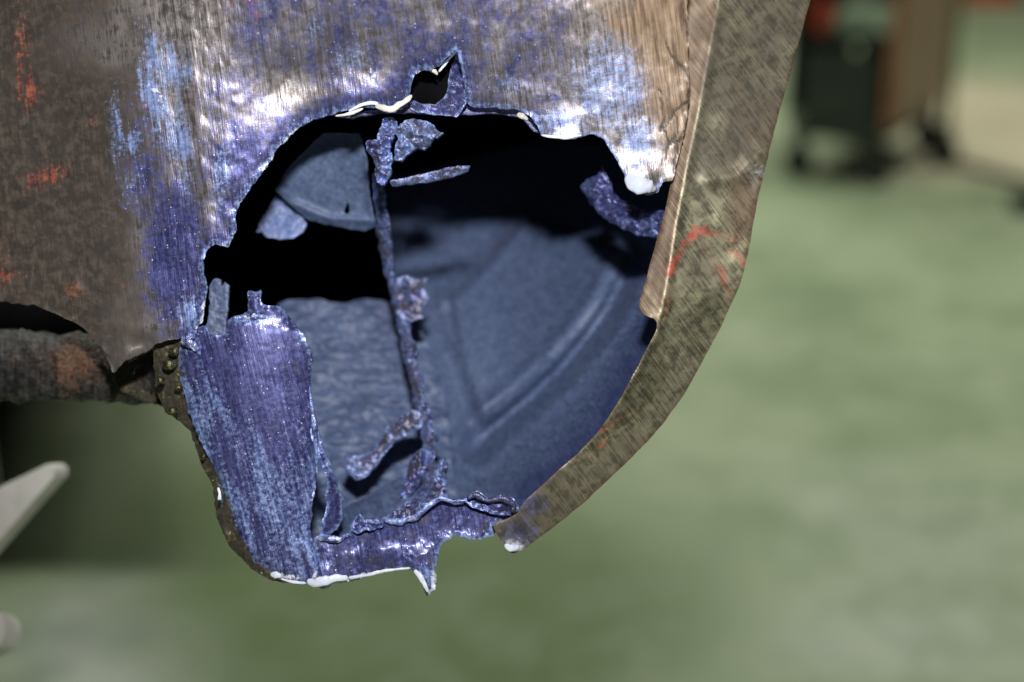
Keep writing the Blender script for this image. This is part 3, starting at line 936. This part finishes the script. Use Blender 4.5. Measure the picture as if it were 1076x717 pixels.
tpx('white_bead', [(530, 572, .801), (537, 577, .799), (546, 574, .801)], [3, 5.5, 3], M_BEAD, band, noise=0.6, nscale=0.004, flat=0.45, seed=4)

# ------------------------------------------------------------------ inside the hole
# pressed inner panel with ribs
INNER = [(405, 190), (470, 170), (560, 150), (640, 150), (735, 200), (735, 330), (718, 380), (690, 420), (650, 470), (600, 512), (560, 538), (520, 560), (470, 560), (452, 540), (445, 470), (425, 380), (412, 300)]
inner_d = tps([(412, 200, 1.06), (412, 320, 1.00), (440, 430, .95), (470, 540, .90), (505, 450, .955), (540, 240, 1.05), (620, 350, .93), (660, 270, .955), (700, 230, .94), (560, 520, .842), (640, 455, .836), (690, 380, .84), (715, 330, .845),
              (600, 160, 1.06), (600, 450, .885)])
RIB_A = [(548, 225), (536, 245), (510, 275), (470, 315)]
RIB_B = [(462, 313), (478, 365), (492, 410), (506, 450)]
RIB_C = [(668, 262), (656, 290), (640, 322), (619, 352), (590, 386), (556, 418), (520, 448), (500, 470)]


def inner_extra(x, y, sd):
    d = 0.013 * np.exp(-(line_d(x, y, RIB_C) / 12.0) ** 2)
    d -= 0.004 * np.exp(-((line_d(x, y, RIB_C) - 22) / 7.0) ** 2)
    d -= 0.006 * np.exp(-(line_d(x, y, RIB_A) / 9.0) ** 2)
    d -= 0.005 * np.exp(-(line_d(x, y, RIB_B) / 7.0) ** 2)
    tri = smooth(-3, 11, poly_sd(x, y, RIB_A + RIB_B[1:] + RIB_C[::-1][1:]))
    d -= 0.013 * tri
    d += 0.0012 * fbm(x, y, 40, 101, 3)
    return d


def inner_masks(x, y, sd):
    n = fbm(x, y, 30, 103, 4)
    n2 = fbm(x, y, 12, 104, 3)
    low = smooth(0, 45, line_d(x, y, BAND[12:20]))  # unlit zone along the band, painted by dropping the pale film
    pur = 0.85 + 0.3 * (1 - low) + 0.2 * n
    pale = 0.55 * low + 0.16 * n + 0.08 * n2
    rust = 0.26 * np.exp(-(line_d(x, y, RIB_A) / 8.0) ** 2) + 0.20 * np.exp(-(line_d(x, y, RIB_B) / 6.0) ** 2)
    return dict(purple=pur, pale=pale, rust=rust)


sheet('inner_panel', INNER, inner_d, M_INNER, car, thick=0.002, step=2.2, jag=0.6, jagscale=12, depth_extra=inner_extra, relief=0.0002, rscale=9, masks=inner_masks, ang=-30, seed=37)

# back plate, left bay
BACK = [(292, 318), (320, 313), (352, 318), (384, 314), (412, 318), (440, 330), (470, 420), (480, 540), (440, 590), (330, 590), (300, 480)]


def back_masks(x, y, sd):
    n = fbm(x * 0.5, y * 1.6, 20, 111, 4)
    n2 = fbm(x, y, 40, 112, 3)
    return dict(pale=0.50 + 0.45 * n, purple=0.85 + 0.3 * n2, rust=0.55 * blob(x, y, 408, 340, 12, 40) + 0.5 * blob(x, y, 420, 520, 14, 10) + 0.35 * blob(x, y, 430, 400, 12, 30),
                dark=0.35 * blob(x, y, 380, 410, 20, 14))


sheet('back_plate', BACK, tps([(300, 320, .955), (410, 320, .965), (400, 450, .93), (320, 450, .93), (470, 440, .94), (400, 580, .88), (320, 580, .88)]), M_INNER, car, thick=0.002, step=2.0, jag=2.2, jagscale=14,
      relief=0.003, rscale=26, masks=back_masks, ang=82, seed=41,
      depth_extra=lambda x, y, sd: 0.0045 * fbm(x * 0.4, y, 11, 115, 3))

# centre web
WEB = [(390, 178), (400, 186), (404, 205), (411, 240), (413, 262), (411, 284), (416, 300), (430, 296), (434, 320), (426, 332), (434, 360), (440, 400), (450, 440), (456, 470), (458, 500), (468, 482), (470, 505), (462, 530), (440, 545),
       (422, 545), (438, 520), (446, 495), (444, 465), (436, 430), (428, 390), (420, 350), (412, 322), (408, 300), (402, 276), (396, 250), (394, 215)]


def web_masks(x, y, sd):
    n = fbm(x, y, 14, 121, 3)
    return dict(pale=0.45 + 0.3 * n, purple=0.6 + 0.2 * n, rust=0.5 * blob(x, y, 418, 350, 8, 40), dark=0.3 + 0.3 * n)


web = sheet('centre_web', WEB, tps([(395, 190, .86), (405, 280, .90), (425, 320, .905), (435, 420, .885), (450, 470, .86), (450, 530, .83), (468, 490, .835)]), M_TORN, car, thick=0.008, step=1.6, jag=2.0, jagscale=9,
            relief=0.003, rscale=14, masks=web_masks, seed=43, roll=(0.004, 3.0))
SHARD1 = [(412, 292), (428, 290), (440, 296), (450, 292), (446, 304), (450, 314), (442, 322), (444, 334), (430, 340), (416, 330)]
sheet('torn_shard', SHARD1, .905, M_TORN, web, thick=0.004, step=1.6, jag=2.2, jagscale=8, relief=0.004, rscale=12, masks=stain(0.6, 0.45), seed=47)
TONGUE = [(359, 490), (364, 498), (374, 505), (388, 500), (395, 490), (404, 478), (416, 463), (430, 454), (443, 450), (446, 436), (440, 430), (425, 434), (410, 446), (402, 454), (392, 472), (378, 480), (366, 480)]
sheet('curled_tongue', TONGUE, tps([(362, 490, .868), (380, 490, .868), (400, 465, .872), (443, 440, .866), (430, 440, .868)]), M_TORN, web, thick=0.003, step=1.5, jag=1.4, jagscale=8, relief=0.0035, rscale=14,
      masks=lambda x, y, sd: dict(purple=0.55 + 0 * x, pale=0.32 + 0.4 * np.exp(-(sd / 3.0) ** 2) + 0.3 * fbm(x, y, 12, 5, 3) + 0.4 * blob(x, y, 372, 496, 14, 8)), seed=53, roll=(0.004, 4.0))

for k, (pl, dd) in enumerate([
        ([(424, 500), (430, 484), (438, 474), (446, 470), (450, 482), (446, 498), (440, 512), (430, 522), (420, 530), (424, 514)], .850),
        ([(452, 520), (456, 500), (462, 484), (468, 480), (470, 494), (468, 510), (472, 524), (462, 530)], .826),
        ([(404, 548), (412, 536), (426, 528), (440, 526), (452, 532), (444, 544), (428, 550), (412, 554)], .822),
        ([(430, 352), (438, 362), (440, 384), (446, 402), (442, 414), (434, 396), (428, 374)], .895),
        ([(443, 414), (452, 426), (456, 446), (462, 462), (456, 474), (446, 456), (440, 434)], .875)]):
    sheet('torn_shard', pl, dd, M_TORN, web, thick=0.004, step=1.4, jag=2.2, jagscale=7, relief=0.006, rscale=11, masks=stain(0.7, 0.5), seed=140 + k, roll=(0.005, 3.5))

LEDGE = [(340, 555), (352, 538), (372, 530), (392, 520), (410, 506), (424, 500), (440, 506), (452, 524), (446, 548), (420, 562), (370, 572), (345, 570)]
sheet('inner_ledge', LEDGE, tps([(340, 555, .842), (372, 530, .872), (410, 508, .878), (445, 520, .85), (440, 550, .826), (370, 570, .826), (400, 540, .852)]), M_INNER, web, thick=0.003, step=1.6, jag=2.6, jagscale=11,
      relief=0.006, rscale=16, masks=lambda x, y, sd: dict(purple=0.85 + 0 * x, pale=0.45 + 0.5 * fbm(x, y, 12, 93, 3), rust=0.55 * blob(x, y, 424, 530, 10, 14)), seed=151, roll=(0.004, 4.0))

# top torn bracket, curled lump and thin shelf
TB = [(384, 150), (388, 146), (396, 147), (398, 138), (402, 124), (414, 123), (418, 130), (415, 140), (412, 150), (410, 160), (412, 172), (409, 184), (404, 196), (396, 192), (394, 176), (391, 164), (385, 158)]
tb = sheet('torn_bracket', TB, tps([(388, 152, .812), (400, 130, .808), (414, 128, .807), (402, 190, .815)]), M_TORN, car, thick=0.006, step=1.0, jag=1.6, jagscale=6, relief=0.0075, rscale=10,
           masks=lambda x, y, sd: dict(purple=0.7 + 0 * x, pale=0.40 + 0.35 * fbm(x, y, 9, 7, 3) + 0.3 * np.exp(-(sd / 2.0) ** 2), olive=0.9 * blob(x, y, 388, 152, 5, 6), rust=0.7 * blob(x, y, 397, 140, 2.5, 14)), seed=59)
LUMP = [(414, 158), (418, 146), (414, 138), (420, 130), (430, 126), (442, 125), (452, 128), (458, 136), (466, 140), (456, 146), (452, 152), (446, 158), (438, 156), (428, 162), (422, 170), (415, 168)]
sheet('curled_lump', LUMP, tps([(416, 160, .812), (435, 140, .802), (460, 138, .806), (440, 156, .808), (440, 126, .808)]), M_TORN, tb, thick=0.006, step=1.0, jag=1.5, jagscale=6, relief=0.0075, rscale=12,
      masks=lambda x, y, sd: dict(purple=0.5 + 0 * x, pale=0.48 + 0.3 * fbm(x, y, 9, 8, 3) + 0.3 * np.exp(-(sd / 2.0) ** 2)), seed=61)
SHELF = [(410, 190), (430, 186), (455, 180), (480, 174), (494, 174), (492, 180), (476, 186), (450, 191), (430, 194), (412, 196)]
sheet('thin_shelf', SHELF, tps([(412, 188, .812), (412, 197, .814), (492, 172, .818), (492, 182, .820), (450, 180, .812), (450, 190, .814)]), M_TORN, tb, thick=0.004, step=1.3, jag=0.8, jagscale=8, relief=0.0015, rscale=9,
      masks=lambda x, y, sd: dict(purple=0.6 + 0 * x, tan=0.4 + 0 * x, pale=0.42 + 0.3 * fbm(x, y, 9, 9, 3)), seed=67)

# angular plates seen in the upper left of the hole
PLATE = [(290, 200), (300, 180), (318, 160), (340, 140), (378, 140), (386, 166), (387, 190), (392, 225), (394, 238), (384, 243), (366, 240), (345, 236), (325, 232), (310, 220)]
plate = sheet('gusset_plate', PLATE, tps([(292, 200, .884), (340, 150, .868), (388, 150, .862), (392, 240, .884), (320, 228, .888)]), M_INNER, car, thick=0.003, step=1.7, jag=0.8, jagscale=10, relief=0.0006, rscale=16,
              depth_extra=lambda x, y, sd: -0.003 * np.exp(-(line_d(x, y, [(310, 215), (345, 230), (392, 232), (386, 165)]) / 5.0) ** 2),
              holes=[[(362, 222), (364, 214), (367, 213), (368, 220), (367, 224), (363, 225)]],
              masks=lambda x, y, sd: dict(purple=0.75 + 0.3 * fbm(x, y, 30, 11, 3), pale=0.62 + 0.3 * fbm(x, y, 20, 12, 4) + 0.1 * np.exp(-(sd / 3.0) ** 2)), ang=40, seed=71)
PLATE2 = [(268, 246), (275, 230), (290, 205), (300, 212), (312, 222), (322, 235), (318, 244), (308, 250), (294, 252), (280, 249), (275, 243)]
sheet('gusset_plate', PLATE2, tps([(270, 245, .895), (295, 210, .90), (320, 236, .89), (295, 250, .89)]), M_TORN, car, thick=0.003, step=1.7, jag=0.6, jagscale=10, relief=0.001, rscale=16,
      masks=lambda x, y, sd: dict(purple=0.25 + 0 * x, pale=0.72 + 0.2 * fbm(x, y, 20, 12, 4)), ang=40, seed=73)

# torn piece right of the hole under the lobe
RSH = [(610, 196), (616, 188), (628, 184), (632, 174), (640, 186), (644, 200), (652, 210), (664, 216), (680, 222), (698, 222), (712, 226), (708, 250), (690, 249), (672, 248), (656, 240), (642, 234), (630, 226), (620, 214)]
sheet('torn_shard', RSH, tps([(612, 194, .868), (632, 178, .86), (650, 222, .848), (700, 235, .825), (640, 205, .856)]), M_TORN, car, thick=0.004, step=1.6, jag=1.8, jagscale=8, relief=0.0045, rscale=13,
      masks=lambda x, y, sd: dict(purple=0.85 + 0 * x, pale=0.28 + 0.45 * fbm(x, y, 14, 15, 3) + 0.45 * blob(x, y, 618, 196, 10, 10)), seed=79, roll=(0.005, 4.0))
# upright strip beside the flap
STR = [(220, 300), (226, 293), (232, 294), (233, 303), (236, 296), (241, 300), (240, 320), (236, 354), (230, 362), (214, 350), (220, 330)]
sheet('upright_strip', STR, .835, M_INNER, car, thick=0.003, step=1.4, jag=0.8, jagscale=6, relief=0.0015, rscale=10, masks=stain(0.5, 0.5, 3), seed=83)

# dark wheel-arch liner closing the cavity at the back
def liner():
    out = [(140, 20), (790, 20), (776, 200), (750, 300), (730, 350), (695, 412), (640, 478), (560, 542), (500, 548), (440, 572), (345, 598), (275, 585), (232, 500), (205, 430), (180, 375), (150, 335)]
    n = len(out)
    cx, cy = 470, 300
    V = []
    Fc = []
    rings = [(1.0, 0.826), (1.0, 0.95), (1.02, 1.12), (1.02, 1.30), (0.6, 1.36), (0.0, 1.38)]
    P = np.array(out, float)
    M = 96
    t = np.linspace(0, n, M, endpoint=False)
    i = t.astype(int)
    fr = (t - i)[:, None]
    Q = P[i] * (1 - fr) + P[(i + 1) % n] * fr
    keep = Q
    for s, d in rings:
        # hold the true size of the opening as the liner goes back
        k = 0.82 / d
        X = cx + (keep[:, 0] - cx) * s * k
        Y = cy + (keep[:, 1] - cy) * s * k
        V.append(at(X, Y, np.full(M, d)))
    for r in range(len(rings) - 1):
        for k in range(M):
            a, b2 = r * M + k, r * M + (k + 1) % M
            Fc.append([a, b2, b2 + M, a + M])
    return link_mesh('wheel_arch_liner', np.concatenate(V).tolist(), Fc, M_VOID, car)


# ------------------------------------------------------------------ rusty rail behind the skin
def rail_masks(x, y, sd):
    n = fbm(x, y, 18, 131, 4)
    return dict(rust=0.60 * blob(x, y, 80, 385, 44, 28) + 0.4 * n + 0.08, dark=0.25 - 0.3 * n, white=0.25 * smooth(0.3, 0.7, fbm(x, y, 6, 133, 3)))


tpx('chassis_rail', [(-420, 376, .905), (-200, 378, .90), (0, 384, .89), (90, 386, .882), (150, 392, .875), (190, 400, .868)], [37, 37, 37, 36, 32, 24], M_RAIL, car, seg=72, rings=50, noise=0.18, nscale=0.007, flat=0.8, masks=rail_masks, seed=5)
sheet('flash_blocker', [(340, 40), (620, 40), (600, 111), (360, 111)], .814, M_VOID, car, thick=0.002, step=6, jag=0, seed=90)  # black plate added to stop flash leaking through the small hole
# wedge of shade metal joining rail to the flap
EAR = [(112, 392), (126, 384), (150, 372), (168, 362), (180, 372), (176, 410), (172, 428), (150, 420), (128, 412)]
sheet('rail_end', EAR, .862, M_RAIL, car, thick=0.004, step=2, jag=1.2, jagscale=9, relief=0.003, rscale=14, masks=lambda x, y, sd: dict(dark=0.9 + 0 * x, olive=0.4 + 0 * x), seed=89)

liner()


# underbody running back out of sight behind the skin, shaped to shade the floor
def underbody():
    # floor pan as a shallow ribbed tray
    nx, ny = 26, 24
    V = []
    Fc = []
    for top in (0, 1):
        for j in range(ny):
            y = 2.1 + 2.6 * j / (ny - 1)
            xr = -0.215 * y - 0.03
            for i in range(nx):
                u = i / (nx - 1)
                x = xr - 1.9 * u
                z = 0.31 + 0.012 * math.sin(u * 40)
                V.append((x, y, z + (0.06 if top else 0)))
    nb = nx * ny
    for j in range(ny - 1):
        for i in range(nx - 1):
            a = j * nx + i
            Fc.append([a, a + nx, a + nx + 1, a + 1])
            Fc.append([a + nb, a + 1 + nb, a + nx + 1 + nb, a + nx + nb])
    for i in range(nx - 1):
        Fc.append([i, i + 1, i + 1 + nb, i + nb])
        a = (ny - 1) * nx + i
        Fc.append([a + 1, a, a + nb, a + 1 + nb])
    for j in range(ny - 1):
        a = j * nx
        Fc.append([a + nx, a, a + nb, a + nx + nb])
        a = j * nx + nx - 1
        Fc.append([a, a + nx, a + nx + nb, a + nb])
    return link_mesh('floor_pan', V, Fc, M_VOID, car)


underbody()

# ------------------------------------------------------------------ background things


def box_mesh(name, mat, parent, size, loc, bevel=0.004, rot=(0, 0, 0)):
    import bmesh
    bm = bmesh.new()
    bmesh.ops.create_cube(bm, size=1.0)
    for v in bm.verts:
        v.co = Vector((v.co.x * size[0], v.co.y * size[1], v.co.z * size[2]))
    if bevel:
        bmesh.ops.bevel(bm, geom=list(bm.edges), offset=bevel, segments=2, affect='EDGES')
    me = bpy.data.meshes.new(name)
    bm.to_mesh(me)
    bm.free()
    me.materials.append(mat)
    o = bpy.data.objects.new(name, me)
    COL.objects.link(o)
    o.location = loc
    o.rotation_euler = rot
    if parent:
        o.parent = parent
    return o


def rev(name, mat, parent, prof, loc, rot=(0, 0, 0), seg=24):
    """lathe: prof = [(r, z)]"""
    V, Fc = [], []
    for r, z in prof:
        for k in range(seg):
            a = 2 * math.pi * k / seg
            V.append((r * math.cos(a), r * math.sin(a), z))
    for i in range(len(prof) - 1):
        for k in range(seg):
            a, b2 = i * seg + k, i * seg + (k + 1) % seg
            Fc.append([a, b2, b2 + seg, a + seg])
    Fc.append(list(range(seg - 1, -1, -1)))
    Fc.append([(len(prof) - 1) * seg + k for k in range(seg)])
    o = link_mesh(name, V, Fc, mat, parent)
    o.location = loc
    o.rotation_euler = rot
    return o


M_BLK = plain_mat('dark_trolley_paint', (0.012, 0.018, 0.014, 1), (0.03, 0.04, 0.03, 1), 8, 0.5, 0, 0.1)
M_BRN = plain_mat('brown_board', (0.27, 0.18, 0.115, 1), (0.36, 0.26, 0.17, 1), 6, 0.6, 0, 0.1)
M_ORG = plain_mat('orange_edge', (0.24, 0.10, 0.05, 1), (0.30, 0.14, 0.07, 1), 8, 0.5, 0, 0.1)
M_TUB = plain_mat('green_grey_tube', (0.16, 0.20, 0.10, 1), (0.26, 0.30, 0.17, 1), 8, 0.4, 0.3, 0.1)
M_RUB = plain_mat('black_rubber', (0.012, 0.012, 0.011, 1), (0.03, 0.03, 0.028, 1), 20, 0.7, 0, 0.1)
M_CLO = plain_mat('pale_green_cloth', (0.30, 0.40, 0.28, 1), (0.48, 0.58, 0.42, 1), 20, 0.8, 0, 0.3)
M_REDP = plain_mat('red_plastic', (0.30, 0.03, 0.015, 1), (0.42, 0.06, 0.03, 1), 20, 0.4)
M_PALE = plain_mat('pale_grey_paint', (0.42, 0.41, 0.37, 1), (0.58, 0.57, 0.52, 1), 18, 0.6, 0, 0.2)

# trolley on castors
tc0 = at_floor(832, 193)
tc1 = at_floor(916, 193)
tc2 = at_floor(992, 172)
ex = (tc1 - tc0)
yaw = math.atan2(ex[1], ex[0])
W = float(np.linalg.norm(ex)) + 0.05
side = tc2 - tc1
DPT = 0.60
trolley = empty('tool_trolley', tuple((tc0 + tc1) / 2), 'dark open shelf tool trolley with brown side board on castors', 'trolley')
trolley.rotation_euler = (0, 0, -math.radians(30))
H0 = 0.13
HT = 1.05
box_mesh('base_tray', M_BLK, trolley, (W, DPT, 0.05), (0, DPT / 2, H0 + 0.025), 0.006)
box_mesh('shelf', M_BLK, trolley, (W - .05, DPT - .03, 0.025), (0, DPT / 2, 0.42), 0.005)
box_mesh('shelf', M_BLK, trolley, (W - .05, DPT - .03, 0.025), (0, DPT / 2, 0.82), 0.005)
box_mesh('top', M_BLK, trolley, (W, DPT, 0.03), (0, DPT / 2, HT), 0.006)
box_mesh('back_panel', M_BLK, trolley, (W - .04, 0.012, HT - H0 - 0.06), (0, DPT - 0.02, (HT + H0) / 2 + .01), 0.002)
box_mesh('drawer_front', M_BLK, trolley, (W - .06, 0.02, 0.20), (0, 0.012, H0 + 0.05 + 0.102), 0.006)
sb = box_mesh('side_board', M_BRN, trolley, (0.018, DPT - 0.03, HT - H0 - 0.08), (W / 2 + 0.012, DPT / 2 + 0.01, (HT + H0) / 2 + 0.01), 0.003)
box_mesh('edge_strip', M_ORG, trolley, (0.03, 0.022, HT - H0 - 0.08), (W / 2 + 0.012, -0.008, (HT + H0) / 2 + 0.01), 0.004)
box_mesh('side_board', M_BLK, trolley, (0.018, DPT - 0.03, HT - H0 - 0.08), (-W / 2 - 0.012, DPT / 2, (HT + H0) / 2 + 0.01), 0.003)


def castor(x, y):
    c = rev('castor', M_RUB, trolley, [(0.01, -0.014), (0.042, -0.014), (0.048, -0.008), (0.048, 0.008), (0.042, 0.014), (0.01, 0.014)], (x, y, 0.048), (math.radians(90), 0, 0.5))
    f = box_mesh('fork', M_BLK, c, (0.036, 0.05, 0.05), (0, 0.062, 0), 0.006)
    return c


for sx in (-1, 1):
    castor(sx * (W / 2 - 0.025), 0.03)
    castor(sx * (W / 2 - 0.025), DPT - 0.03)
# upright handle tube on an outrigger foot
L = trolley.matrix_world
from mathutils import Matrix
Mt = Matrix.Translation(trolley.location) @ Matrix.Rotation(trolley.rotation_euler.z, 4, 'Z')
hl = Mt.inverted() @ Vector(at_floor(990, 176))
rev('handle_tube', M_TUB, trolley, [(0.014, 0.0), (0.014, 1.1)], (hl.x, hl.y, 0.07), (0, 0, 0), 14)
box_mesh('outrigger', M_BLK, trolley, (max(0.05, hl.x - W / 2 + 0.02), 0.03, 0.03), ((hl.x + W / 2) / 2, hl.y, 0.12), 0.005)
cc = castor(hl.x, hl.y)
# things on the shelves
def on_trolley(o):
    o.matrix_world = Mt @ o.matrix_basis
    return o


cl = empty('folded_cloth', tuple(Mt @ Vector((0.03, 0.14, 0.4325))), 'pale green folded cloth lying on trolley shelf', 'cloth')
cl.rotation_euler = (0, 0, trolley.rotation_euler.z)
for k in range(3):
    box_mesh('fold', M_CLO, cl, (0.20 - 0.015 * k, 0.16, 0.022), (0.004 * k, 0.0, 0.012 + 0.023 * k), 0.009, (0, 0, 0.06 * k))
cn = empty('red_can', tuple(Mt @ Vector((-W / 2 + 0.065, 0.06, 0.4325))), 'small red can standing on trolley shelf', 'can')
rev('can_body', M_REDP, cn, [(0.03, 0.0), (0.032, 0.004), (0.032, 0.075), (0.026, 0.088)], (0, 0, 0))
rev('can_cap', M_BLK, cn, [(0.014, 0.088), (0.014, 0.104)], (0, 0, 0))

# cable trailing over the floor
ca = [at_floor(x, y, 0.012) for x, y in ((1002, 172), (1024, 177), (1050, 184), (1078, 191), (1120, 198), (1180, 204))]
cb = tube('floor_cable', ca, [0.012] * 6, M_RUB, None, seg=10, rings=5)
cb['label'] = 'dark cable trailing across the green floor from the trolley'
cb['category'] = 'cable'
p = at_floor(1076, 222)
blk = box_mesh('wood_block', M_RUB, None, (0.13, 0.08, 0.045), (p[0] + 0.03, p[1], 0.0225), 0.006, (0, 0, 0.2))
blk['label'] = 'small black block lying on the green floor'
blk['category'] = 'block'
p = at_floor(1035, 5)
bx = empty('red_crate', (p[0], p[1] + 0.1, 0), 'dark red crate standing on the floor far behind trolley', 'crate')
for k in range(4):
    box_mesh('slat', M_REDP, bx, (0.34, 0.012, 0.06), (0, -0.12, 0.04 + 0.075 * k), 0.003)
    box_mesh('slat', M_REDP, bx, (0.34, 0.012, 0.06), (0, 0.12, 0.04 + 0.075 * k), 0.003)
for sx in (-1, 1):
    box_mesh('end_panel', M_BLK, bx, (0.014, 0.225, 0.30), (sx * 0.163, 0, 0.155), 0.003)

# stand at the left edge: black post with pale tapered arms
sb0 = at1(-70, 600, 1.02)
st = empty('support_stand', (sb0[0], sb0[1], 0.0), 'support stand with black post and pale grey tapered arms', 'stand')


def arm(base, tip, w0, w1, t=0.03):
    """flat tapered bar with a rounded tip between two 3D points"""
    a = np.array(base) - np.array([sb0[0], sb0[1], 0.0])
    e = np.array(tip) - np.array([sb0[0], sb0[1], 0.0])
    v = e - a
    ln = float(np.linalg.norm(v))
    v = v / ln
    n = np.array([0.12, -0.80, 0.58])
    n = n - v * (n @ v)
    n = n / np.linalg.norm(n)
    s_ = np.cross(n, v)
    pts = [(0.0, -w0)]
    for k in range(13):
        q = math.pi * k / 12
        pts.append((ln - w1 + w1 * math.sin(q), -w1 * math.cos(q)))
    pts.append((0.0, w0))
    m = len(pts)
    V = []
    for dz, sc in ((-t, 0.96), (-t * 0.85, 1.0), (-t * 0.15, 1.0), (0.0, 0.94)):
        for x, y in pts:
            V.append(a + v * (x * (0.99 + 0.01 * sc)) + s_ * y * sc + n * dz)
    Fc = [list(range(m - 1, -1, -1)), list(range(3 * m, 4 * m))]
    for r in range(3):
        Fc += [[r * m + i, r * m + (i + 1) % m, (r + 1) * m + (i + 1) % m, (r + 1) * m + i] for i in range(m)]
    return link_mesh('arm', V, Fc, M_PALE, st, False)


arm(at1(-90, 605, 1.02), at1(56, 492, 1.00), 0.030, 0.006, 0.018)
arm(at1(-85, 665, 1.02), at1(5, 664, 1.00), 0.020, 0.014, 0.018)
zb = at1(-6, 560, 1.06)
rel0 = zb - np.array([sb0[0], sb0[1], 0])
rev('post', M_BLK, st, [(0.009, 0.0), (0.0095, 0.004), (0.0095, 0.10), (0.009, 0.105)], tuple(rel0), (0, 0, 0), 20)
rev('column', M_BLK, st, [(0.11, 0.0), (0.11, 0.012), (0.03, 0.03), (0.022, 0.05), (0.022, float(zb[2]) - 0.02), (0.018, float(zb[2]))], (0, 0, 0), (0, 0, 0), 28)
